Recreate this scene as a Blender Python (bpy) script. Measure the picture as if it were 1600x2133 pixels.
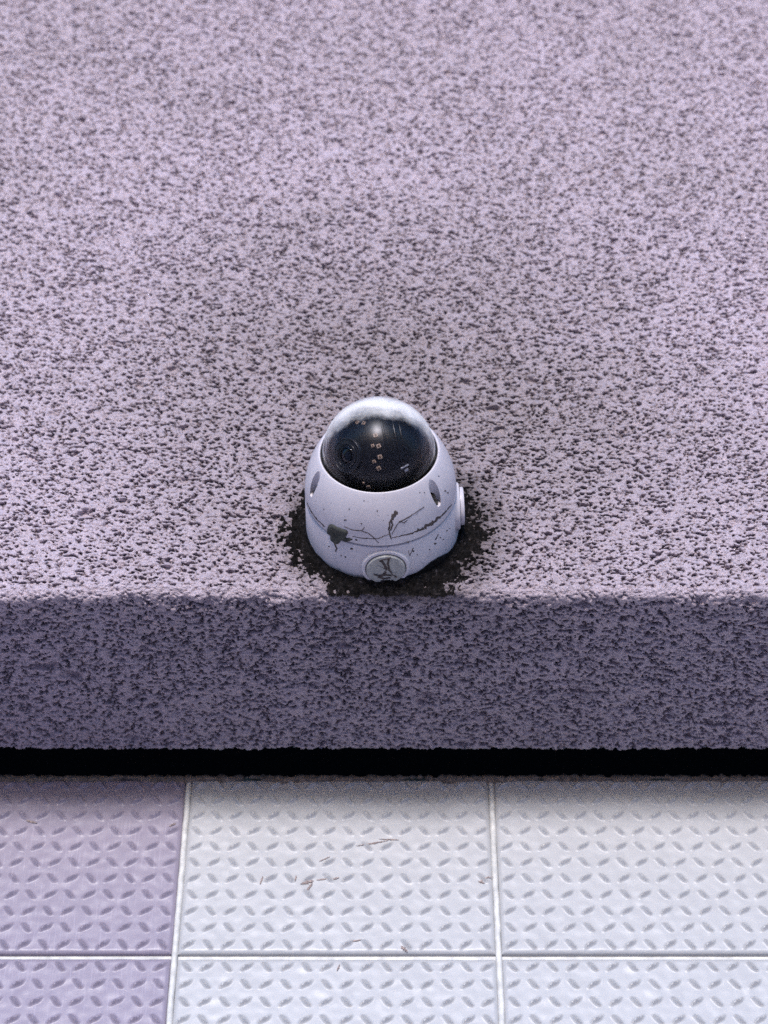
import bpy, bmesh, math, random
import numpy as np
from mathutils import Vector, Matrix

R = math.radians
sc = bpy.context.scene
for o in list(bpy.data.objects):
    bpy.data.objects.remove(o)

# ------------------------------------------------------------------ camera
EYE = 1.5                                   # lens height above the pavement
cam_d = bpy.data.cameras.new('Camera')
cam = bpy.data.objects.new('Camera', cam_d)
sc.collection.objects.link(cam)
cam.location = (0, 0, EYE)
cam.rotation_euler = (R(135), 0, 0)         # looking up the facade at 45 degrees
cam_d.sensor_fit = 'VERTICAL'
cam_d.sensor_height = 36
cam_d.lens = 72.57
cam_d.clip_start = 0.05
cam_d.clip_end = 2000
cam_d.dof.use_dof = True
cam_d.dof.focus_distance = 1.53
cam_d.dof.aperture_fstop = 6.3
sc.camera = cam

# ------------------------------------------------------------------ sky and sun
SUN_EL, SUN_AZ = R(9.5), R(4)               # low soft light from the street side, a little from the left
world = bpy.data.worlds.new('World')
sc.world = world
world.use_nodes = True
wn = world.node_tree
bg = wn.nodes['Background']
sky = wn.nodes.new('ShaderNodeTexSky')
sky.sky_type = 'NISHITA'
sky.sun_disc = False
sky.sun_elevation = SUN_EL
sky.sun_rotation = math.pi + SUN_AZ
sky.altitude = 50
sky.air_density = 1.2
sky.dust_density = 0.6
sky.ozone_density = 6.0
wn.links.new(sky.outputs[0], bg.inputs[0])
bg.inputs[1].default_value = 0.13
to_sun = Vector((-math.sin(SUN_AZ) * math.cos(SUN_EL), -math.cos(SUN_AZ) * math.cos(SUN_EL), math.sin(SUN_EL)))
sun_d = bpy.data.lights.new('Sun', 'SUN')
sun_d.energy = 1.5
sun_d.angle = R(11)
sun_d.color = (1.0, 0.97, 0.94)
sun = bpy.data.objects.new('Sun', sun_d)
sc.collection.objects.link(sun)
sun.rotation_euler = (-to_sun).to_track_quat('-Z', 'Y').to_euler()
sun.location = to_sun * 20

sc.view_settings.view_transform = 'Standard'
sc.view_settings.look = 'None'
sc.view_settings.gamma = 1
sc.view_settings.use_curve_mapping = False
sc.view_settings.exposure = 1.5
sc.view_settings.use_white_balance = True
sc.view_settings.white_balance_temperature = 6400
sc.view_settings.white_balance_tint = 16
sc.render.engine = 'CYCLES'
sc.cycles.use_denoising = False
sc.cycles.max_bounces = 10
sc.cycles.transparent_max_bounces = 12

rng = np.random.default_rng(7)
random.seed(7)

# ------------------------------------------------------------------ helpers
def link(o, parent=None):
    sc.collection.objects.link(o)
    if parent is not None:
        o.parent = parent
    return o

def tag(o, label=None, cat=None, group=None, kind=None):
    for k, v in (('label', label), ('category', cat), ('group', group), ('kind', kind)):
        if v:
            o[k] = v
    return o

def empty(name, loc, rot=(0, 0, 0)):
    o = bpy.data.objects.new(name, None)
    o.empty_display_size = 0.02
    o.location = loc
    o.rotation_euler = rot
    return link(o)

def obj(name, verts, faces, mat, parent=None, smooth=True):
    me = bpy.data.meshes.new(name)
    me.from_pydata([tuple(v) for v in verts], [], [tuple(f) for f in faces])
    me.validate()
    me.materials.append(mat)
    if smooth:
        me.shade_smooth()
    return link(bpy.data.objects.new(name, me), parent)

def bm_obj(name, bm, mat, parent=None, smooth=True, angle=None):
    bmesh.ops.recalc_face_normals(bm, faces=bm.faces)
    me = bpy.data.meshes.new(name)
    bm.to_mesh(me)
    bm.free()
    me.materials.append(mat)
    if smooth:
        me.shade_smooth()
        if angle:
            me.set_sharp_from_angle(angle=R(angle))
    return link(bpy.data.objects.new(name, me), parent)

def grid_mesh(name, P, mat, parent=None):
    """P: (rows, cols, 3) array -> one smooth quad sheet, built fast"""
    nr, nc = P.shape[:2]
    me = bpy.data.meshes.new(name)
    idx = np.arange(nr * nc).reshape(nr, nc)
    q = np.stack([idx[:-1, :-1], idx[1:, :-1], idx[1:, 1:], idx[:-1, 1:]], -1).reshape(-1, 4)
    me.vertices.add(nr * nc)
    me.vertices.foreach_set('co', P.astype(np.float32).ravel())
    me.loops.add(q.size)
    me.loops.foreach_set('vertex_index', q.astype(np.int32).ravel())
    me.polygons.add(len(q))
    me.polygons.foreach_set('loop_start', np.arange(0, q.size, 4, dtype=np.int32))
    me.update(calc_edges=True)
    me.materials.append(mat)
    me.shade_smooth()
    return link(bpy.data.objects.new(name, me), parent)

def lathe(profile, seg=128, closed=True, mat4=None):
    """closed profile [(r,z)...] spun about z"""
    bm = bmesh.new()
    rings = []
    for r, z in profile:
        if r < 1e-6:
            rings.append([bm.verts.new((0, 0, z))])
        else:
            rings.append([bm.verts.new((r * math.cos(2 * math.pi * k / seg), r * math.sin(2 * math.pi * k / seg), z)) for k in range(seg)])
    n = len(rings)
    for i in range(n if closed else n - 1):
        a, b = rings[i], rings[(i + 1) % n]
        if len(a) == 1 and len(b) == 1:
            continue
        for k in range(seg):
            k2 = (k + 1) % seg
            if len(a) == 1:
                bm.faces.new((a[0], b[k], b[k2]))
            elif len(b) == 1:
                bm.faces.new((a[k], b[0], a[k2]))
            else:
                bm.faces.new((a[k], b[k], b[k2], a[k2]))
    if mat4 is not None:
        bm.transform(mat4)
    return bm

def box_bm(x0, x1, y0, y1, z0, z1, bev=0, bm=None):
    bm = bm or bmesh.new()
    m = Matrix.Translation(((x0 + x1) / 2, (y0 + y1) / 2, (z0 + z1) / 2)) @ Matrix.Diagonal((x1 - x0, y1 - y0, z1 - z0, 1))
    g = bmesh.ops.create_cube(bm, size=1, matrix=m)
    if bev:
        es = list({e for v in g['verts'] for e in v.link_edges})
        bmesh.ops.bevel(bm, geom=es, offset=bev, segments=2, affect='EDGES')
    return bm

def band_noise(h, w, step, lo, hi, seed, aniso=1.0):
    """band passed noise, wavelengths lo..hi metres, unit variance"""
    r = np.random.default_rng(seed)
    f = np.fft.rfft2(r.standard_normal((h, w)))
    fy = np.fft.fftfreq(h, step)[:, None] * aniso
    fx = np.fft.rfftfreq(w, step)[None, :]
    k = np.hypot(fy, fx)
    m = np.exp(-(k * lo) ** 2) * (1 - np.exp(-(k * hi) ** 2))
    n = np.fft.irfft2(f * m, s=(h, w))
    return n / n.std()

# ------------------------------------------------------------------ materials
class NT:
    def __init__(self, name):
        self.m = bpy.data.materials.new(name)
        self.m.use_nodes = True
        self.t = self.m.node_tree
        self.b = self.t.nodes['Principled BSDF']
        self.out = self.t.nodes['Material Output']
        self.tc = self.t.nodes.new('ShaderNodeTexCoord')
    def n(self, kind, **kw):
        nd = self.t.nodes.new(kind)
        for k, v in kw.items():
            setattr(nd, k, v)
        return nd
    def l(self, a, b):
        self.t.links.new(a, b)
    def noise(self, scale, detail=4, rough=.55, coord='Object', vec=None):
        n = self.n('ShaderNodeTexNoise')
        n.inputs['Scale'].default_value = scale
        n.inputs['Detail'].default_value = detail
        n.inputs['Roughness'].default_value = rough
        self.l(vec if vec is not None else self.tc.outputs[coord], n.inputs['Vector'])
        return n.outputs['Fac']
    def ramp(self, fac, stops):
        n = self.n('ShaderNodeValToRGB')
        e = n.color_ramp.elements
        while len(e) < len(stops):
            e.new(.5)
        for i, (p, c) in enumerate(stops):
            e[i].position = p
            e[i].color = (*c, 1) if len(c) == 3 else c
        self.l(fac, n.inputs[0])
        return n.outputs[0]
    def mix(self, fac, a, b):
        n = self.n('ShaderNodeMix', data_type='RGBA')
        for s, v in ((n.inputs[0], fac), (n.inputs[6], a), (n.inputs[7], b)):
            if hasattr(v, 'is_linked') or hasattr(v, 'links'):
                self.l(v, s)
            elif isinstance(v, (int, float)):
                s.default_value = v
            else:
                s.default_value = (*v, 1)
        return n.outputs[2]
    def bump(self, fac, strength, dist):
        n = self.n('ShaderNodeBump')
        n.inputs['Strength'].default_value = strength
        n.inputs['Distance'].default_value = dist
        self.l(fac, n.inputs['Height'])
        self.l(n.outputs[0], self.b.inputs['Normal'])
    def set(self, **kw):
        for k, v in kw.items():
            k = k.replace('_', ' ')
            s = self.b.inputs[k]
            if hasattr(v, 'links'):
                self.l(v, s)
            elif isinstance(v, tuple):
                s.default_value = (*v, 1)
            else:
                s.default_value = v
        return self.m

def plain(name, col, rough=.5, spec=.5, var=.12, scale=200, bump=0):
    t = NT(name)
    f = t.noise(scale, 4)
    lo = tuple(c * (1 - var) for c in col)
    hi = tuple(min(1, c * (1 + var)) for c in col)
    c = t.ramp(f, [(.3, lo), (.7, hi)])
    if bump:
        t.bump(f, .5, bump)
    t.set(Base_Color=c, Roughness=rough, Specular_IOR_Level=spec)
    return t.m

def stucco_mat():
    t = NT('rough_render')
    big = t.noise(5, 3)
    mid = t.noise(160, 3)
    c = t.ramp(mid, [(.25, (.51, .42, .48)), (.75, (.66, .55, .62))])
    c = t.mix(t.ramp(big, [(.4, (0, 0, 0)), (.7, (.45, .45, .45))]), c, (.47, .395, .43))
    # darker brownish tone on the wall about the camera, uneven edge
    vd = t.n('ShaderNodeVectorMath', operation='DISTANCE')
    t.l(t.tc.outputs['Object'], vd.inputs[0])
    vd.inputs[1].default_value = (.02, 0, .20)
    dn = t.n('ShaderNodeMath', operation='MULTIPLY_ADD')
    t.l(t.noise(9, 4, .6), dn.inputs[0])
    dn.inputs[1].default_value = .22
    t.l(vd.outputs['Value'], dn.inputs[2])
    c = t.mix(t.ramp(dn.outputs[0], [(.18, (.9, .9, .9)), (.42, (0, 0, 0))]), c, (.335, .278, .29))
    # black smear rubbed into the coat about the foot of the camera
    vd = t.n('ShaderNodeVectorMath', operation='DISTANCE')
    sc3 = t.n('ShaderNodeVectorMath', operation='MULTIPLY')
    t.l(t.tc.outputs['Object'], sc3.inputs[0])
    sc3.inputs[1].default_value = (1, 5, 1)
    t.l(sc3.outputs[0], vd.inputs[0])
    vd.inputs[1].default_value = (.008, 0, .066)
    dn = t.n('ShaderNodeMath', operation='MULTIPLY_ADD')
    t.l(t.noise(55, 5, .7), dn.inputs[0])
    dn.inputs[1].default_value = .06
    t.l(vd.outputs['Value'], dn.inputs[2])
    c = t.mix(t.ramp(dn.outputs[0], [(.092, (.86, .86, .86)), (.130, (0, 0, 0))]), c, (.075, .062, .064))
    t.bump(t.noise(360, 4, .62), 1.0, .0062)
    return t.set(Base_Color=c, Roughness=.88, Specular_IOR_Level=.25)

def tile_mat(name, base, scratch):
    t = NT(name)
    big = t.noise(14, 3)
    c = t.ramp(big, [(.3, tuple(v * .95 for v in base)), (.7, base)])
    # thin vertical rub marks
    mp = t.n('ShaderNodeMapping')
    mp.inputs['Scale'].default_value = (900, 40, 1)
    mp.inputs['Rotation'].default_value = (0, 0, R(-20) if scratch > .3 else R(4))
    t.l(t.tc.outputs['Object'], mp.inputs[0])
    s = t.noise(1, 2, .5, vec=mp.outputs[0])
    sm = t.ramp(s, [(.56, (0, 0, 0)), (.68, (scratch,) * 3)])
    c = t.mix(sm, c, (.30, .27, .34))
    # scuffs of brown street grime
    g1 = t.noise(38, 6, .75)
    g2 = t.noise(7, 2)
    g = t.n('ShaderNodeMath', operation='MULTIPLY')
    t.l(t.ramp(g1, [(.66, (0, 0, 0)), (.76, (1, 1, 1))]), g.inputs[0])
    t.l(t.ramp(g2, [(.5, (0, 0, 0)), (.62, (.7, .7, .7))]), g.inputs[1])
    c = t.mix(g.outputs[0], c, (.33, .26, .26))
    t.bump(t.noise(700, 3), .15, .0006)
    return t.set(Base_Color=c, Roughness=.42, Specular_IOR_Level=.45)

def housing_mat():
    t = NT('white_housing_plastic')
    big = t.noise(22, 3)
    c = t.ramp(big, [(.3, (.46, .43, .465)), (.72, (.55, .52, .555))])
    sp = t.noise(420, 2, .5)
    spm = t.noise(45, 2)
    m = t.n('ShaderNodeMath', operation='MULTIPLY')
    t.l(t.ramp(sp, [(.69, (0, 0, 0)), (.73, (1, 1, 1))]), m.inputs[0])
    t.l(t.ramp(spm, [(.42, (0, 0, 0)), (.6, (1, 1, 1))]), m.inputs[1])
    c = t.mix(m.outputs[0], c, (.10, .085, .09))
    film = t.noise(60, 6, .7)
    c = t.mix(t.ramp(film, [(.55, (0, 0, 0)), (.75, (.32, .32, .32))]), c, (.27, .25, .27))
    t.bump(t.noise(1500, 2), .12, .0003)
    return t.set(Base_Color=c, Roughness=.38, Specular_IOR_Level=.45)

def glass_mat():
    t = NT('dome_polycarbonate')
    t.t.nodes.remove(t.b)
    tr = t.n('ShaderNodeBsdfTransparent')
    tr.inputs[0].default_value = (.80, .80, .82, 1)
    gl = t.n('ShaderNodeBsdfGlossy')
    smear = t.noise(90, 5, .6)
    rr = t.ramp(smear, [(.3, (.20,) * 3), (.75, (.36,) * 3)])
    t.l(rr, gl.inputs['Roughness'])
    gl.inputs['Color'].default_value = (.96, .98, 1, 1)
    lw = t.n('ShaderNodeLayerWeight')
    lw.inputs['Blend'].default_value = .5
    fr = t.n('ShaderNodeValToRGB')          # reflectance of the half-mirrored skin by incidence
    for i, (p, v) in enumerate(((0, .003), (.34, .005), (.62, .10), (1, .8))):
        if i > 1:
            fr.color_ramp.elements.new(p)
        e = fr.color_ramp.elements[i]
        e.position = p
        e.color = (v, v, v, 1)
    t.l(lw.outputs['Facing'], fr.inputs[0])
    mx = t.n('ShaderNodeMixShader')
    t.l(fr.outputs[0], mx.inputs[0])
    t.l(tr.outputs[0], mx.inputs[1])
    t.l(gl.outputs[0], mx.inputs[2])
    # sky reflection painted pale on the upper dome (object y points up the wall)
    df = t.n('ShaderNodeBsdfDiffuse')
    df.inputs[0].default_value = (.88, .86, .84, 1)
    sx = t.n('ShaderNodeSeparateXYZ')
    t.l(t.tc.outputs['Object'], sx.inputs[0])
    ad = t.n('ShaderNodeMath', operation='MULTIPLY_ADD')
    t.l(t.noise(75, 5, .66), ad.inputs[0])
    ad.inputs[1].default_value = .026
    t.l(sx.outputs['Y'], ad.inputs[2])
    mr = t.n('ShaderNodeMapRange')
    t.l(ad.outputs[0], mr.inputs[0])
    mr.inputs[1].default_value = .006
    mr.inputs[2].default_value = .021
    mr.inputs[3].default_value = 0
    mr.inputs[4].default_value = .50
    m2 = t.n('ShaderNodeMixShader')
    sheen_fade = t.n('ShaderNodeMapRange')          # thins the painted sheen next to the wall
    t.l(ad.outputs[0], sheen_fade.inputs[0])
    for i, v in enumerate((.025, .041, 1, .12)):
        sheen_fade.inputs[i + 1].default_value = v
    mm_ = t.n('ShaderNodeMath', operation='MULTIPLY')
    t.l(mr.outputs[0], mm_.inputs[0]); t.l(sheen_fade.outputs[0], mm_.inputs[1])
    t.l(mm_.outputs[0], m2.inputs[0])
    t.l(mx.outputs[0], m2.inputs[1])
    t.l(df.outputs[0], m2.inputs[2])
    t.l(m2.outputs[0], t.out.inputs[0])
    return t.m

def sealant_mat():
    t = NT('dark_sealant')
    f = t.noise(240, 6, .75)
    c = t.ramp(f, [(.38, (.004, .0034, .0034)), (.56, (.016, .0135, .0138)), (.72, (.12, .10, .11))])
    t.bump(f, 1.0, .006)
    return t.set(Base_Color=c, Roughness=.8, Specular_IOR_Level=.12)

M = {
    'stucco': stucco_mat(),
    'tile': tile_mat('ceramic_tile_white', (.36, .365, .38), .10),
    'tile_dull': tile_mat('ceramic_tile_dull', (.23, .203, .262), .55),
    'grout': plain('white_grout', (.50, .50, .49), .8, .3, .22, 120, .0006),
    'mortar': plain('brown_mortar', (.16, .135, .12), .9, .2, .5, 240, .0012),
    'black': plain('black_gap_shade', (.006, .006, .006), .9, .1, .3),
    'wallbody': plain('wall_body', (.45, .42, .46), .9, .2),
    'unseen_ground': plain('unseen_ground_concrete', (.45, .40, .41), .9, .2, .15, 3),
    'housing': housing_mat(),
    'cap': plain('grey_cap_plastic', (.30, .30, .29), .5, .4, .2, 300, .0002),
    'gasket': plain('black_rubber', (.008, .008, .009), .6, .3),
    'inner': plain('black_inner_plastic', (.012, .012, .014), .32, .5),
    'inner_dark': plain('matte_black_liner', (.003, .003, .003), .9, .0),
    'lens': plain('lens_glass_coating', (.004, .004, .007), .05, .8),
    'ringm': plain('lens_ring_metal', (.022, .022, .025), .3, .6),
    'led': plain('led_chip', (.62, .46, .34), .4, .5),
    'led_core': plain('led_die', (.16, .10, .06), .4, .5),
    'metal': plain('small_bright_metal', (.55, .55, .58), .3, .6),
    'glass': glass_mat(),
    'sealant': sealant_mat(),
    'grime': plain('dried_grime', (.075, .06, .057), .8, .2, .5, 900, .0004),
    'scuff': plain('brown_scuff', (.26, .21, .20), .8, .2, .4, 700),
    'putty': plain('grey_green_putty', (.045, .047, .041), .75, .3, .3, 500, .0006),
}

# ------------------------------------------------------------------ the place
# distances are from the lens: facade face y, heights above eye level
D = 1.116                    # rendered wall face
ZS = EYE + 1.0316            # soffit level
YB = 1.3005                  # back edge of the soffit
YT = 1.3337                  # tile face

gr = obj('unseen_ground', [(-60, -60, 0), (60, -60, 0), (60, YT + .3, 0), (-60, YT + .3, 0)], [(0, 1, 2, 3)], M['unseen_ground'])  # ground out of view, added so its bounce lights the soffit
tag(gr, kind='structure')

# --- upper rendered wall: face, rounded arris and soffit in one continuous coat
def build_render_coat():
    step = .0006
    X0, X1 = -.62, .62
    # arc length along the section, starting at the top of the face
    ZTOP = ZS + 1.75
    rad = .007
    ds = .00068
    z_fine = ZS + .86
    face_len = ZTOP - (ZS + rad)
    L1 = face_len
    L2 = L1 + rad * math.pi / 2
    L3 = L2 + (YB - .004 - (D + rad))
    L4 = L3 + .004 * math.pi / 2
    L5 = L4 + .055
    s = np.concatenate([np.linspace(0, ZTOP - z_fine, 60, endpoint=False),
                        np.concatenate([np.arange(ZTOP - z_fine, L1 - .45, .00105), np.arange(L1 - .45, L1 - .18, .00084), np.arange(L1 - .18, L3, ds)]),
                        np.linspace(L3, L4, 5)[1:],
                        np.linspace(L4, L5, 14)[1:]])
    # columns fan out towards the top, where the wall is farther away; u is the column, fan widens it
    u = np.linspace(-1, 1, 930)
    half = np.where(s < L1, .325 + .115 * np.clip((L1 - s) / .86, 0, 1), .325)
    side = np.linspace(0, 1, 22)[1:] ** 2.2
    XX = np.concatenate([-(half[:, None] + (2.6 - half[:, None]) * side[None, ::-1]), half[:, None] * u[None, :],
                         half[:, None] + (2.6 - half[:, None]) * side[None, :]], 1)
    # section curve
    py = np.zeros_like(s); pz = np.zeros_like(s); ny = np.zeros_like(s); nz = np.zeros_like(s)
    for i, t in enumerate(s):
        if t <= L1:
            py[i], pz[i], ny[i], nz[i] = D, ZTOP - t, -1, 0
        elif t <= L2:
            a = (t - L1) / rad
            ny[i], nz[i] = -math.cos(a), -math.sin(a)
            py[i], pz[i] = D + rad + rad * ny[i], ZS + rad + rad * nz[i]
        elif t <= L3:
            py[i], pz[i], ny[i], nz[i] = D + rad + (t - L2), ZS, 0, -1
        elif t <= L4:
            a = (t - L3) / .004
            ny[i], nz[i] = math.sin(a), -math.cos(a)
            py[i], pz[i] = YB - .004 + .004 * ny[i], ZS + .004 + .004 * nz[i]
        else:
            py[i], pz[i], ny[i], nz[i] = YB, ZS + .004 + (t - L4), 1, 0
    # height raster
    sl0 = ZTOP - z_fine - .05
    H, W = int((L5 - sl0) / step) + 4, int((X1 - X0) / step) + 4
    r = np.random.default_rng(11)
    mm = step * 1000
    # thrown grains of the coat: overlapping round lumps, crevices between them
    h = np.full((H, W), -.0042)
    ngr = int(H * W * step * step / (.00150 ** 2))
    ci = r.uniform(4, H - 5, ngr); cj = r.uniform(4, W - 5, ngr)
    rr = np.clip(r.lognormal(math.log(1.00), .32, ngr), .62, 2.4) / mm
    el = r.uniform(.9, 1.6, ngr)
    patch = band_noise(H, W, step, .025, .10, 9)
    cz = r.normal(-.0014, .00050, ngr) + .00022 * patch[ci.astype(int), cj.astype(int)]
    k = 5
    yy, xx = np.mgrid[-k:k + 1, -k:k + 1]
    for a, b, q, e, z in zip(ci, cj, rr, el, cz):
        ia, ib = int(a), int(b)
        if ia < k or ib < k or ia > H - k - 1 or ib > W - k - 1:
            continue
        dd = 1 - ((yy + ia - a) / q) ** 2 - ((xx + ib - b) / (q * e)) ** 2
        cap = np.where(dd > 0, z + q * step * 1.45 * np.sqrt(np.maximum(dd, 0)), -.0043)
        w = h[ia - k:ia + k + 1, ib - k:ib + k + 1]
        np.maximum(w, cap, out=w)
    # the float flattened the highest ones
    h = np.where(h > .0002, .0002 + (h - .0002) * .6, h)
    # knocks and blown lumps, larger and scattered
    for a, b, q in zip(r.uniform(12, H - 13, 420), r.uniform(12, W - 13, 420), r.uniform(2.2, 4.2, 420) / mm):
        ia, ib = int(a), int(b)
        y9, x9 = np.mgrid[-9:10, -9:10]
        dd = ((y9 + ia - a) / q) ** 2 + ((x9 + ib - b) / (q * 1.3)) ** 2
        h[ia - 9:ia + 10, ib - 9:ib + 10] -= .0032 * np.exp(-dd ** 2)
    h += .00022 * band_noise(H, W, step, .0012, .0024, 1)
    h += .0005 * band_noise(H, W, step, .02, .09, 3)
    h = np.clip(h, -.0044, .0022)
    # chips knocked off the arris
    ie = (L1 + L2) / 2
    for xc, q, dp in zip(r.uniform(X0 + .02, X1 - .02, 60), r.uniform(.002, .0065, 60), r.uniform(.0008, .003, 60)):
        ia, ib = int((ie + r.normal(0, .003) - sl0) / step), int((xc - X0) / step)
        y9, x9 = np.mgrid[-14:15, -14:15]
        h[ia - 14:ia + 15, ib - 14:ib + 15] -= dp * np.exp(-(((y9 * step / q) ** 2 + (x9 * step / (q * 1.2)) ** 2) ** 2))
    # sample
    fi = np.clip((s - sl0) / step, 0, H - 1.001)[:, None] + 0 * XX
    fj = np.clip((XX - X0) / step, 0, W - 1.001)
    i0 = fi.astype(int); j0 = fj.astype(int)
    ti = fi - i0; tj = fj - j0
    hh = (h[i0, j0] * (1 - ti) * (1 - tj) + h[i0 + 1, j0] * ti * (1 - tj)
          + h[i0, j0 + 1] * (1 - ti) * tj + h[i0 + 1, j0 + 1] * ti * tj)
    fade = np.clip((.60 - np.abs(XX)) / .05, 0, 1) * np.clip((s - sl0 - .03) / .03, 0, 1)[:, None]
    # the trowelled arris is a little smoother
    arr = 1 - .5 * np.exp(-((s - (L1 + L2) / 2) / .008) ** 2)[:, None]
    hh = hh * fade * arr
    hh = np.where((hh < 0) & (s > L2)[:, None] & (s < L3)[:, None], hh * 1.3, hh)   # the overhead coat was thrown rougher
    # long waviness of the arris line
    wav = .0016 * np.interp(XX[-1], np.linspace(-2.6, 2.6, 110), r.standard_normal(110))[None, :] * np.exp(-((s - L1) / .04) ** 2)[:, None]
    # lumps sag a little down the face while the coat is wet, and drag back along the soffit
    sag = np.where(s < L1, .75, 0.0)[:, None] * hh
    drag = np.where((s > L2 + .004) & (s < L3), .55, 0.0)[:, None] * hh
    P = np.zeros((len(s), XX.shape[1], 3))
    P[..., 0] = XX
    P[..., 1] = py[:, None] + ny[:, None] * hh - drag
    P[..., 2] = pz[:, None] + nz[:, None] * hh + wav - sag
    return P, ZTOP

uw = empty('rendered_wall', (0, D, ZS))
tag(uw, 'pale lavender pebbly rendered upper wall with soffit, carrying the dome camera', 'wall')
coat, ZTOP = build_render_coat()
coat = coat - np.array([0, D, ZS])
grid_mesh('render_coat', coat, M['stucco'], uw)
bm_obj('wall_core', box_bm(-2.6, 2.6, .006, .18, .008, ZTOP - ZS), M['wallbody'], uw, smooth=False)
bm_obj('gap_shade_lining', box_bm(-2.6, 2.6, .186, .36, .05, .30), M['black'], uw, smooth=False)  # closes the slot; the gap's shade is put into its black colour

# --- tiled wall below
PITCH = .2442
JV, JH = .0046, .0046
XL = -.1577                              # a vertical joint
ZJ = EYE + .8619                         # the horizontal joint in view

def tile_mesh(name, rows_cut):
    n, sub = 16, 14
    w, hfull = PITCH - JV, PITCH - JH
    p = w / n
    ph = hfull / n
    ncx = n * sub
    hh = hfull if rows_cut is None else rows_cut
    ncy = int(round(hh / ph * sub))
    xs = np.linspace(0, w, ncx + 1); ys = np.linspace(0, hh, ncy + 1)
    X, Y = np.meshgrid(xs, ys)
    ci = np.clip((X / p).astype(int), 0, n - 1); cj = np.clip((Y / ph).astype(int), 0, n + 1)
    u0 = X / p - ci - .5; v0 = Y / ph - cj - .5
    sg = np.where((ci + cj) % 2 == 0, 1, -1)
    a = R(41)
    u = u0 * math.cos(a) + sg * v0 * math.sin(a)
    v = -sg * u0 * math.sin(a) + v0 * math.cos(a)
    v = v + .035 * np.sin(u / .42 * math.pi)          # the dashes are faintly S-shaped
    L, Wd = .44, .135
    wid = Wd * np.clip(1 - (u / L) ** 2, 0.0001, 1)
    q = np.clip(1 - (v / wid) ** 2, 0, 1)
    hgt = .0036 * np.clip(1 - np.sqrt(np.clip(1 - q, 0, 1)), 0, 1) ** .85 * np.clip(1 - (u / L) ** 2, 0, 1) ** .6
    hgt += .00012 * band_noise(ncy + 1, ncx + 1, .001, .01, .05, 21)
    # pillowed edge
    e = np.minimum(np.minimum(X, w - X), np.minimum(Y, hh - Y))
    hgt -= .0020 * np.clip(1 - e / .0034, 0, 1) ** 2
    P = np.stack([X, Y, hgt], -1)
    # side walls
    rim = P.copy(); 
    top = np.concatenate([P[:1], P, P[-1:]], 0)
    top[0, :, 2] = -.009; top[-1, :, 2] = -.009
    top = np.concatenate([top[:, :1], top, top[:, -1:]], 1)
    top[:, 0, 2] = -.009; top[:, -1, 2] = -.009
    o = grid_mesh(name, top, M['tile'])
    me = o.data
    bpy.data.objects.remove(o)
    # outward winding
    me.flip_normals()
    me.set_sharp_from_angle(angle=R(60))
    return me

tw = empty('tiled_wall', (0, YT, 0))
tag(tw, 'pale wall of square ceramic tiles embossed with petal relief under the soffit', 'wall')
TOPZ = ZS - .0035
full = tile_mesh('tile', None)
cut = tile_mesh('tile_cut', TOPZ - (ZJ + JH / 2))
first = True
for row in (0, -1, -2):
    for col in range(-2, 4):
        me = cut if row == 0 else full
        o = bpy.data.objects.new('tile', me)
        link(o, tw)
        o.location = (XL + col * PITCH + JV / 2, random.uniform(-.0003, .0003), ZJ + row * PITCH + JH / 2)
        o.rotation_euler = (R(90), R(random.uniform(-.06, .06)), 0)
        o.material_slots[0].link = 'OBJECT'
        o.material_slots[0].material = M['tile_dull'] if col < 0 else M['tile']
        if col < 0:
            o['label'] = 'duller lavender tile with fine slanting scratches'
x0, x1 = XL - 2 * PITCH, XL + 4 * PITCH
zb = ZJ - 2 * PITCH
bm_obj('grout_bed', box_bm(x0, x1, .0045, .012, zb, TOPZ - .002), M['grout'], tw, smooth=False)
for col in range(-1, 4):
    xc = XL + col * PITCH
    n = 90
    vs, fs = [], []
    for i in range(n + 1):
        z = zb + (TOPZ - .001 - zb) * i / n
        j = random.uniform(-.0002, .0002)
        for k, (dx, dy) in enumerate(((-.5, .0025), (-.34, .0002), (0, -.0005), (.34, .0002), (.5, .0025))):
            vs.append((xc + dx * JV * 1.02 + j, dy + random.uniform(-.00015, .00015), z))
    for i in range(n):
        for k in range(4):
            a = i * 5 + k
            fs.append((a, a + 1, a + 6, a + 5))
    obj('grout_line', vs, fs, M['grout'], tw)
bm_obj('wall_body', box_bm(-2.6, 2.6, .0125, .30, 0, TOPZ - .004), M['wallbody'], tw, smooth=False)
# scuffs of brown dirt rubbed onto the tile faces
def scuff(px, py, length, ang, width, n=26):
    q = (py - 1066) / 4300
    zc = EYE + YT * (1 - q) / (1 + q)
    xc = (px - 800) * YT / (4300 * S2_ * (1 + q))
    vs, fs = [], []
    for i in range(n + 1):
        t = i / n - .5
        w = width * (1 - (2 * t) ** 2) * random.uniform(.25, 1.2) + .00008
        bx = xc + length * t * math.cos(ang) + random.uniform(-1, 1) * width * .3
        bz = zc + length * t * math.sin(ang) + random.uniform(-1, 1) * width * .3
        for k in (-1, 0, 1):
            vs.append((bx - math.sin(ang) * w * k, -.00075 - (.0003 if k == 0 else 0), bz + math.cos(ang) * w * k))
    for i in range(n):
        for k in range(2):
            a = i * 3 + k
            fs.append((a, a + 1, a + 4, a + 3))
    obj('scuff_mark', vs, fs, M['scuff'], tw)
S2_ = math.sqrt(.5)
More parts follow.
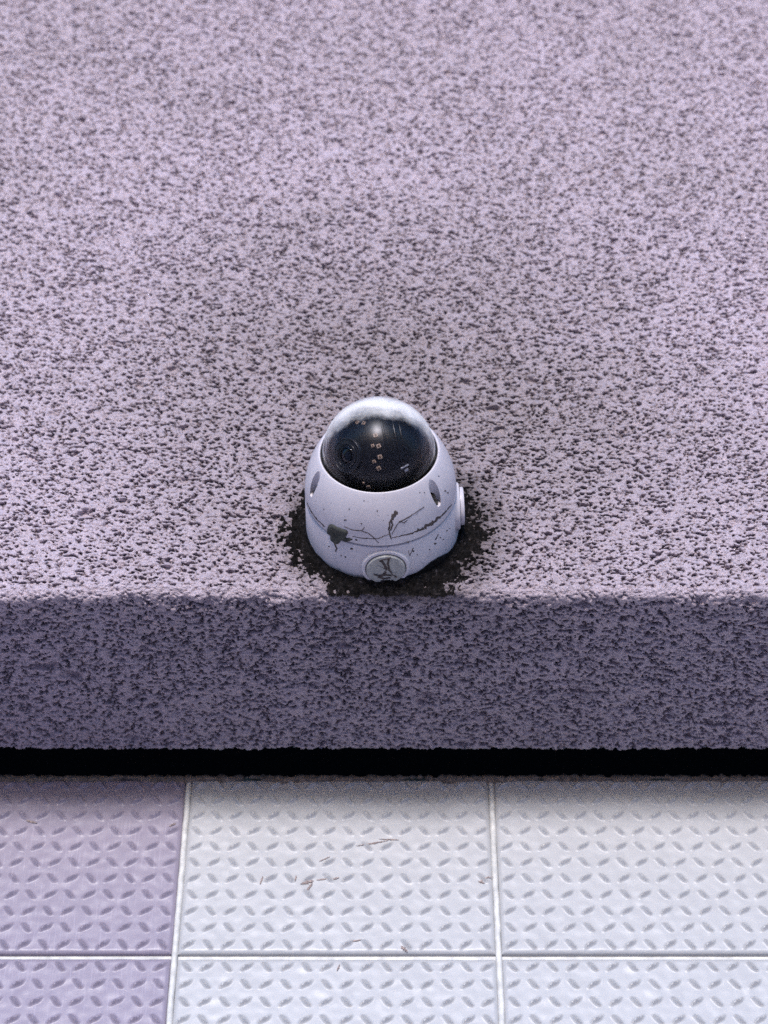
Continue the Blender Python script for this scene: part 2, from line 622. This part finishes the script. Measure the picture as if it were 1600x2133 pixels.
for a in ((640, 1838, .011, .3, .0016), (645, 1848, .009, 1.1, .0010), (616, 1830, .006, 1.4, .0006), (672, 1832, .010, .15, .0006), (700, 1830, .005, .3, .0009),
          (545, 1834, .008, 1.3, .0007), (775, 1757, .026, .2, .0007), (810, 1749, .016, -.05, .0006), (842, 1977, .007, -.7, .0014),
          (1008, 1832, .010, .6, .0006), (1003, 1838, .006, -.4, .0007), (1020, 1828, .006, .1, .0005), (676, 1790, .010, .5, .0005), 
          (740, 1960, .010, .2, .0006), (705, 2016, .006, 1.2, .0007), (66, 1712, .010, -.3, .0010), (360, 1718, .006, .5, .0010)):
    scuff(*a)
# ragged mortar bead along the cut top of the tiles
vs, fs = [], []
n = 900
nb = band_noise(4, n + 1, .0012, .004, .02, 31)[0]
nb2 = band_noise(4, n + 1, .0012, .03, .12, 32)[0]
for i in range(n + 1):
    x = x0 + (x1 - x0) * i / n
    lo = TOPZ - .0028 - .0009 * nb[i] - .0016 * nb2[i]
    f = .0014 + .0005 * nb[(i * 7) % n]
    for (y, z) in ((.010, TOPZ + .004), (-.0008, TOPZ + .003 + .0008 * nb[i]), (-f, TOPZ), (-f * .8, (TOPZ + lo) / 2), (.0015, lo)):
        vs.append((x, y, z))
for i in range(n):
    for k in range(4):
        a = i * 5 + k
        fs.append((a, a + 5, a + 6, a + 1))
obj('mortar_bead', vs, fs, M['mortar'], tw)

# ------------------------------------------------------------------ the dome camera
# local frame: x to the right, y up the wall, z straight out of the wall
CX, CZ = -.0012, EYE + 1.098
cam_thing = empty('dome_camera', (CX, D - .001, CZ))
cam_thing.rotation_euler = (Matrix.Rotation(R(90), 3, 'X') @ Matrix.Rotation(R(-1.8), 3, 'Y')).to_euler()
tag(cam_thing, 'white domed security camera with grimy housing and black glossy eye on the rendered wall', 'camera')

AR, AZ, ZC = .0565, .0649, .040
def shell_r(z):
    return AR * math.sqrt(max(0, 1 - ((z - ZC) / AZ) ** 2))
def body_r(z):
    return .0578 - .0012 * z / .037 if z < .0375 else shell_r(max(z, .040))

# base ring fixed to the wall
prof = [(0, -.004), (.0578, -.004), (.0578, .0), (.0566, .0362), (.0563, .0367), (.0557, .0370), (0, .0370)]
base = bm_obj('base', lathe(prof, 160), M['housing'], cam_thing, angle=35)
bm_obj('seam_gasket', lathe([(.048, .0365), (.0549, .0365), (.0549, .0389), (.048, .0389)], 128), M['gasket'], cam_thing)

# upper shell with three screw pockets cut parallel to the axis
prof = [(.0428, .070), (.0428, .0792), (.0431, .0800), (.0436, .0803), (.0442, .0802)]
z_top = ZC + AZ * math.sqrt(1 - (.0447 / AR) ** 2)
for i in range(22):
    z = z_top + (ZC - z_top) * i / 21
    prof.append((shell_r(z), z))
prof += [(.0564, .0389), (.0560, .0383), (.0554, .0380), (.0490, .0380), (.0490, .060)]
shell = bm_obj('upper_shell', lathe(prof, 160), M['housing'], cam_thing, angle=35)
POCKETS = [-38, -158, 82]
cut_bm = bmesh.new()
for a in POCKETS:
    c = Matrix.Translation((.0508 * math.cos(R(a)), .0508 * math.sin(R(a)), .0555 + .025))
    bmesh.ops.create_cone(cut_bm, cap_ends=True, segments=40, radius1=.0042, radius2=.0046, depth=.05, matrix=c)
cutter = bm_obj('cutter', cut_bm, M['housing'], cam_thing, smooth=False)
mod = shell.modifiers.new('pockets', 'BOOLEAN')
mod.operation = 'DIFFERENCE'; mod.solver = 'EXACT'; mod.object = cutter
bpy.context.view_layer.update()
dg = bpy.context.evaluated_depsgraph_get()
new = bpy.data.meshes.new_from_object(shell.evaluated_get(dg))
shell.modifiers.clear()
shell.data = new
new.shade_smooth(); new.set_sharp_from_angle(angle=R(35))
bpy.data.objects.remove(cutter)
for a in POCKETS:
    c = Matrix.Translation((.0508 * math.cos(R(a)), .0508 * math.sin(R(a)), .0562))
    bm = bmesh.new()
    bmesh.ops.create_cone(bm, cap_ends=True, segments=6, radius1=.0026, radius2=.0026, depth=.0022, matrix=c)
    bm_obj('screw', bm, M['gasket'], shell, smooth=False)

# dome, gasket and the black works inside
DC, DR = .0782, .0414
def dome_prof(r, z_low, n=34):
    p = [(r, z_low)]
    for i in range(n + 1):
        t = math.pi / 2 * i / n
        p.append((r * math.cos(t) if i < n else 0, DC + r * math.sin(t)))
    return p
outer = dome_prof(DR, .072)
inner = dome_prof(DR - .0018, .072)[::-1]
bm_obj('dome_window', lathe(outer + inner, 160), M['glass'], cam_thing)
bm_obj('window_gasket', lathe([(.0414, .071), (.0414, .0776), (.0420, .0786), (.0427, .0786), (.0429, .071)], 128), M['gasket'], cam_thing)
bm_obj('inner_liner', lathe([(0, .066), (.0395, .066), (.0395, .0765), (.0385, .0772), (.0375, .0765), (.036, .070), (0, .070)], 96), M['inner_dark'], cam_thing)
BR = .0355
ctr = Vector((0, 0, DC - .001))
ball = []
for i in range(41):
    t = -math.pi * .22 + (math.pi * .5 + math.pi * .22) * i / 40
    ball.append((BR * math.cos(t) if i < 40 else 0, DC - .001 + BR * math.sin(t)))
ball.append((0, ball[0][1]))
ball = ball[:-1] + [(0, ball[0][1])]
eye = bm_obj('eyeball', lathe(ball, 96, closed=False), M['inner'], cam_thing)

S2 = math.sqrt(.5)
def ball_dir(px, py, r=BR):
    """direction on the eyeball as seen in the photograph (offsets from the eyeball's middle)"""
    u, w = (px - 785) / 2840, (942 - py) / 2840
    t = math.sqrt(max(1e-9, r * r - u * u - w * w))
    return Vector((u, (w - t) * S2, (w + t) * S2)).normalized()
def ring(name, d, rad, off, thick, mat, parent, seg=64):
    q = d.to_track_quat('Z', 'Y').to_matrix().to_4x4()
    m = Matrix.Translation(ctr + d * off) @ q
    n = 10
    prof = [(rad + thick * math.cos(2 * math.pi * k / n), thick * math.sin(2 * math.pi * k / n)) for k in range(n)]
    return bm_obj(name, lathe(prof, seg, mat4=m), mat, parent)
def disc(name, d, rad, o0, o1, mat, parent, seg=48, bulge=0):
    q = d.to_track_quat('Z', 'Y').to_matrix().to_4x4()
    m = Matrix.Translation(ctr) @ q
    prof = [(0, o0), (rad, o0), (rad, o1 - .0003), (rad - .0003, o1)]
    for k in range(1, 8):
        r = (rad - .0003) * (1 - k / 7)
        prof.append((r, o1 + bulge * (1 - (r / rad) ** 2)))
    return bm_obj(name, lathe(prof, seg, closed=False, mat4=m), mat, parent)
ld = ball_dir(722, 946)
disc('lens_barrel', ld, .0125, .028, BR + .0004, M['ringm'], eye)
ring('lens_ring', ld, .0122, BR + .0004, .0007, M['ringm'], eye)
ring('lens_ring', ld, .0085, BR + .0008, .0005, M['ringm'], eye)
disc('lens_glass', ld, .0062, .030, BR + .0008, M['lens'], eye, bulge=.0012)
ring('lens_ring', ld, .0052, BR + .0016, .0003, M['inner_dark'], eye)
# ridges of the swivel cover: arcs of planes cutting the ball
def ridge(nrm, off, thick):
    nrm = Vector(nrm).normalized()
    rad = math.sqrt(BR ** 2 - off ** 2)
    q = nrm.to_track_quat('Z', 'Y').to_matrix().to_4x4()
    m = Matrix.Translation(ctr + nrm * off) @ q
    n = 8
    prof = [(rad + thick * math.cos(2 * math.pi * k / n), thick * 1.4 * math.sin(2 * math.pi * k / n)) for k in range(n)]
    bm = lathe(prof, 96, mat4=m)
    geom = bm.verts[:] + bm.edges[:] + bm.faces[:]
    bmesh.ops.bisect_plane(bm, geom=geom, plane_co=(0, 0, DC - .008), plane_no=(0, 0, -1), clear_outer=True)
    bm_obj('cover_ridge', bm, M['inner'], eye)
ridge((1, .12, .18), .0085, .0006)
ridge((1, .10, .22), .0175, .0008)
ridge((1, .10, .22), .0215, .0006)
for px, py, sz in ((781, 907, 1.), (775, 928, .75), (787, 929, 1.), (789, 951, 1.), (777, 960, .8), (786, 974, 1.),
                   (764, 1011, .9), (754, 1003, .6), (744, 879, .9), (757, 881, .9)):
    d = ball_dir(px, py)
    q = d.to_track_quat('Z', 'Y').to_matrix().to_4x4()
    m = Matrix.Translation(ctr + d * (BR + .0002)) @ q @ Matrix.Rotation(R(random.uniform(0, 40)), 4, 'Z')
    bm = box_bm(-.0015 * sz, .0015 * sz, -.0015 * sz, .0015 * sz, -.0006, .0004, .0002)
    bm.transform(m)
    led = bm_obj('infrared_led', bm, M['led'], eye, smooth=False)
    bm = box_bm(-.0008 * sz, .0008 * sz, -.0008 * sz, .0008 * sz, .0003, .0006)
    bm.transform(m)
    bm_obj('led_die', bm, M['led_core'], eye, smooth=False)
# small bright bracket and screw head low on the right
for (px, py, sx, sy) in ((838, 971, .0034, .0005), (841, 978, .0016, .0010)):
    d = ball_dir(px, py)
    m = Matrix.Translation(ctr + d * (BR + .0004)) @ d.to_track_quat('Z', 'Y').to_matrix().to_4x4()
    bm = box_bm(-sx, sx, -sy, sy, -.0006, .0006, .0002)
    bm.transform(m)
    bm_obj('bracket_tab', bm, M['metal'], eye, smooth=False)

# conduit plugs: one at the bottom, one on the right
def plug(az, zc, name, out=0.0):
    """disc plug in a raised boss, axis radial"""
    d = Vector((math.cos(R(az)), math.sin(R(az)), 0))
    zl = Vector((0, 0, 1))
    xl = zl.cross(d)
    m = Matrix(((xl.x, zl.x, d.x, 0), (xl.y, zl.y, d.y, 0), (xl.z, zl.z, d.z, 0), (0, 0, 0, 1)))
    m = Matrix.Translation((0, 0, zc)) @ m
    r0 = .0572
    boss = lathe([(.0150, r0 - .012), (.0190, r0 - .012), (.0178, r0 + .0006), (.0172, r0 + .0012), (.0155, r0 + .0013), (.0150, r0 + .0008)], 72, mat4=m)
    bm_obj('plug_boss', boss, M['housing'], base, angle=40)
    cap = lathe([(0, r0 - .004), (.0118, r0 - .004), (.0118, r0 + .0018), (.0144, r0 + .0018) if out else (.0144, r0 - .004), (.0144, r0 + .0022 + out), (.0139, r0 + .0029 + out), (.0122, r0 + .0031 + out), (.0116, r0 + .0027 + out), (0, r0 + .0027 + out)] , 72, mat4=m)
    capo = bm_obj(name, cap, M['cap'] if az < -10 else M['housing'], cam_thing, angle=40)
    # screwdriver slot as a raised-lipped bar
    rot = m @ Matrix.Rotation(R(-38), 4, 'Z')
    b = box_bm(-.0082, .0082, -.0012, .0012, r0 + .0020, r0 + .0034 + out, .0004)
    b.transform(rot)
    bm_obj('plug_slot_bar', b, M['cap'], capo, smooth=False)
    return capo
p1 = plug(-87, .0165, 'conduit_plug')
p1['label'] = 'grey round plug with a slot, splashed with black'
plug(2, .0195, 'conduit_plug', .0016)

# ---- grime that has dried on the housing, each run a thin crust of its own
def on_body(px, py):
    """point on the housing that stands at this place of the photograph -> (azimuth, z)"""
    x = (px - 794) / 2800
    w = (1104 - py) / 2800
    best = None
    for i in range(400):
        z = .001 + .079 * i / 399
        r = body_r(z)
        if abs(x) >= r:
            continue
        y = -math.sqrt(r * r - x * x)
        e = abs(S2 * (y + z) - w)
        if best is None or e < best[0]:
            best = (e, math.atan2(y, x), z)
    return best[1], best[2]
def body_pt(az, z, off):
    r = body_r(z)
    dz = .0005
    sl = (body_r(min(z + dz, .0795)) - body_r(z)) / dz
    n = Vector((math.cos(az), math.sin(az), -sl)).normalized()
    return Vector((r * math.cos(az), r * math.sin(az), z)) + n * off
def run(name, pts, width, mat, parent, jag=.5, lift=.0003):
    """pts photograph pixels, width px list or number"""
    dense = []
    for i in range(len(pts) - 1):
        n = max(2, int(math.dist(pts[i], pts[i + 1]) / 3))
        for k in range(n):
            t = k / n
            w = width if isinstance(width, (int, float)) else width[i] * (1 - t) + width[i + 1] * t
            dense.append((pts[i][0] * (1 - t) + pts[i + 1][0] * t + random.uniform(-.5, .5), pts[i][1] * (1 - t) + pts[i + 1][1] * t + random.uniform(-.5, .5), w))
    dense.append((*pts[-1], width if isinstance(width, (int, float)) else width[-1]))
    vs, fs = [], []
    for i, (px, py, w) in enumerate(dense):
        a = dense[max(0, i - 1)]; b = dense[min(len(dense) - 1, i + 1)]
        tx, ty = b[0] - a[0], b[1] - a[1]
        l = math.hypot(tx, ty) or 1
        nx, ny = -ty / l, tx / l
        wl = w * .5 * (1 + random.uniform(-jag, jag)); wr = w * .5 * (1 + random.uniform(-jag, jag))
        for q, off in ((-wl, .00004), (0, lift), (wr, .00004)):
            vs.append(body_pt(*on_body(px + nx * q, py + ny * q), off))
    for i in range(len(dense) - 1):
        for k in range(2):
            a = i * 3 + k
            fs.append((a, a + 1, a + 4, a + 3))
    return obj(name, vs, fs, mat, parent)
def blob(name, px, py, rx, ry, mat, parent, lift=.0005, hole=None, outline=None, seg=40):
    rings = [(0, 1), (.35, 1), (.7, .9), (1, .03)]
    if hole:
        rings = [(0, .12), (hole * .8, .2), (hole, .9), (.7, 1), (.9, .8), (1, .03)]
    ph = [random.uniform(0, 6.28) for _ in range(4)]
    vs, fs = [], []
    for rr_, hh_ in rings:
        for k in range(seg):
            t = 2 * math.pi * k / seg
            j = 1 + .16 * math.sin(2 * t + ph[0]) + .12 * math.sin(3 * t + ph[1]) + .08 * math.sin(7 * t + ph[2])
            if outline:
                j = outline(t)
            X, Y = px + rx * rr_ * j * math.cos(t), py - ry * rr_ * j * math.sin(t)
            vs.append(body_pt(*on_body(X, Y), lift * hh_ * (1 + random.uniform(-.15, .15))))
    n = len(rings)
    for i in range(n - 1):
        for k in range(seg):
            a = i * seg + k; b = i * seg + (k + 1) % seg
            fs.append((a, b, b + seg, a + seg))
    return obj(name, vs, fs, mat, parent)
# putty patch over the seam
blob('putty_patch', 705, 1113, 20, 18, M['putty'], shell, .0015, hole=.40,
     outline=lambda t: 1 + .20 * math.cos(3 * (t - 2.3)) + .10 * math.cos(2 * (t - 2.3)) + .06 * math.sin(7 * t))
blob('putty_patch', 725, 1125, 9, 5, M['putty'], shell, .0009)
run('grime_run', [(699, 1133), (703, 1143), (700, 1150)], [4, 3, 2], M['grime'], base)
# dark drip in the middle
run('grime_run', [(829, 1070), (823, 1078), (817, 1088), (819, 1097), (815, 1108)], [8, 7, 4, 4, 3], M['grime'], shell)
run('grime_run', [(823, 1078), (814, 1092), (812, 1106), (814, 1118), (816, 1126)], [4, 3, 3, 3, 2], M['grime'], shell)
run('grime_run', [(833, 1092), (846, 1086), (862, 1076), (884, 1062)], [3, 2.2, 1.8, 1.4], M['grime'], shell)
run('grime_run', [(832, 1092), (824, 1104), (818, 1116)], [2, 1.6, 1.2], M['grime'], shell)
run('grime_run', [(836, 1090), (843, 1094), (850, 1088)], [2, 2, 1.2], M['grime'], shell)
run('grime_run', [(757, 1108), (770, 1113), (781, 1122), (790, 1133)], [2, 2, 1.6, 1.3], M['grime'], shell)
run('grime_run', [(720, 1098), (740, 1106), (757, 1107), (763, 1100)], [1.2, 1.6, 2, 1.3], M['grime'], shell)
run('grime_run', [(738, 1119), (760, 1123), (790, 1124), (812, 1115)], [1.3, 1.8, 1.6, 1.4], M['grime'], shell)
# grime line along the moulded step above the seam
run('grime_run', [(818, 1123), (850, 1117), (880, 1106), (904, 1092), (925, 1076), (941, 1058)], [1.6, 2.6, 6, 6, 3, 1.6], M['grime'], shell, jag=.9)
run('grime_run', [(642, 1048), (651, 1066), (664, 1083), (680, 1098)], [1.4, 2.2, 2.2, 1.5], M['grime'], shell, jag=.8)
for (x, y, s) in ((724, 1085, 3), (745, 1126, 3), (734, 1144, 3.5), (686, 1139, 2.2), (720, 1161, 2.5), (711, 1158, 2), (733, 1063, 2), (764, 1047, 1.6),
                  (893, 1150, 2), (905, 1138, 3), (860, 1152, 2.5), (868, 1160, 2), (916, 1126, 2.5), (922, 1130, 2), (930, 1112, 2.4), (936, 1108, 2),
                  (876, 1033, 1.6), (885, 1033, 1.6), (915, 1000, 1.8), (928, 1030, 2.2), (933, 1034, 2.2), (680, 1062, 1.6), (790, 1068, 1.6), (850, 1133, 2), (757, 1093, 2)):
    blob('grime_speck', x, y, s * random.uniform(.6, 1), s * random.uniform(.5, .9), M['grime'], shell if y < 1120 else base, .0002, seg=12)
run('grime_run', [(912, 1118), (905, 1130)], [1.5, 2.5], M['grime'], base)
run('grime_run', [(860, 1145), (856, 1154), (852, 1162)], [2, 2, 1], M['grime'], base)
run('grime_run', [(850, 1150), (852, 1160)], [1.5, 1], M['grime'], base)
# black splash over the bottom plug
def plug_pt(u, v, off):
    a = R(-87)
    d = Vector((math.cos(a), math.sin(a), 0)); xl = Vector((0, 0, 1)).cross(d)
    return d * (.0572 + .0028 + off) + xl * u + Vector((0, 0, .0165 + v))
def splash(pts, w):
    vs, fs = [], []
    dense = []
    for i in range(len(pts) - 1):
        for k in range(6):
            t = k / 6
            dense.append((pts[i][0] * (1 - t) + pts[i + 1][0] * t, pts[i][1] * (1 - t) + pts[i + 1][1] * t))
    dense.append(pts[-1])
    for i, (u, v) in enumerate(dense):
        a = dense[max(0, i - 1)]; b = dense[min(len(dense) - 1, i + 1)]
        tx, ty = b[0] - a[0], b[1] - a[1]; l = math.hypot(tx, ty) or 1
        for q, o in ((-1, .00005), (0, .0011), (1, .00005)):
            ww = w * .5 * random.uniform(.6, 1.4)
            vs.append(plug_pt((u - ty / l * q * ww) * .001, (v + tx / l * q * ww) * .001, o))
    for i in range(len(dense) - 1):
        for k in range(2):
            a = i * 3 + k
            fs.append((a, a + 1, a + 4, a + 3))
    obj('grime_run', vs, fs, M['grime'], p1)
splash([(-4.2, 11), (1.5, 12.2), (4, 13.4)], 1.6)
splash([(-3.6, 10.6), (-1.2, 7), (.2, 2), (-.6, -3), (-4.5, -7)], 2.0)
splash([(2.6, 12.4), (1.6, 6), (2.4, 0), (4.5, -4), (7.5, -8)], 1.5)
splash([(-9, -3.5), (-5, -5.2), (0, -4.8), (4, -5.6)], 1.3)
splash([(-6, -6.5), (-2, -8.5), (3, -8)], 1.2)

# ------------------------------------------------------------------ smeared sealant round the base
def sealant():
    na, nr_ = 420, 60
    T = 260
    n1 = band_noise(T, T, .001, .0018, .005, 41)
    n2 = band_noise(T, T, .001, .006, .02, 42)
    n3 = band_noise(8, na, .001, .03, .12, 43)[0]
    n4 = band_noise(8, na, .001, .008, .03, 44)[0]
    def smp(n, x, y):
        i, j = (x + .13) * 1000, (y + .13) * 1000
        i0, j0 = int(i), int(j)
        a, b = i - i0, j - j0
        return (n[i0, j0] * (1 - a) + n[i0 + 1, j0] * a) * (1 - b) + (n[i0, j0 + 1] * (1 - a) + n[i0 + 1, j0 + 1] * a) * b
    P = np.zeros((nr_, na + 1, 3))
    for k in range(na + 1):
        az = 2 * math.pi * k / na
        kk = k % na
        c, s_ = math.cos(az), math.sin(az)
        right = max(0, c) ** 1.5; left = max(0, -c) ** 1.5; down = max(0, -s_); up = max(0, s_)
        reach = .006 + .022 * right + .013 * left + .005 * down - .003 * up
        reach *= 1 + .16 * n3[kk]
        if s_ < 0:
            reach = min(reach, (.0665 / max(.2, -s_)) - .0575)
        d_az = (math.degrees(az) - 312 + 180) % 360 - 180
        climb = .0032 + .0075 * math.exp(-(d_az / 20) ** 2) + .003 * left * (1 if s_ < .2 else .3) + .0005 * n3[kk] + .0003 * n4[kk]
        climb = max(.0015, climb)
        for j in range(nr_):
            t = j / (nr_ - 1)
            if t < .2:      # up the side of the base
                q = t / .2
                z = climb * (1 - q) + .0028 * q
                r = .0579 - .0012 * z / .037 + .0012 * math.sin(q * math.pi / 2) + .0003
                lump = smp(n1, r * c, r * s_) * .0004
                r += lump * q
            else:            # over the wall
                q = (t - .2) / .8
                r = .0594 + reach * q
                lump = .0017 * smp(n1, r * c, r * s_) + .0015 * smp(n2, r * c, r * s_)
                z = (.0034 + .0040 * down ** 3) * (1 - q) ** 1.2 + lump * min(1, .3 + 2 * q) * (1 - .5 * down ** 4) - .0030 * q ** 2.5 * (1 - .8 * down ** 4)
            P[j, k] = (r * c, r * s_, z)
    return P
so = grid_mesh('sealant_collar', sealant(), M['sealant'])
so.location = (CX, D, CZ)
so.rotation_euler = (R(90), 0, 0)
tag(so, 'blackish sealant smeared roughly on the render around the foot of the domed camera', 'sealant')
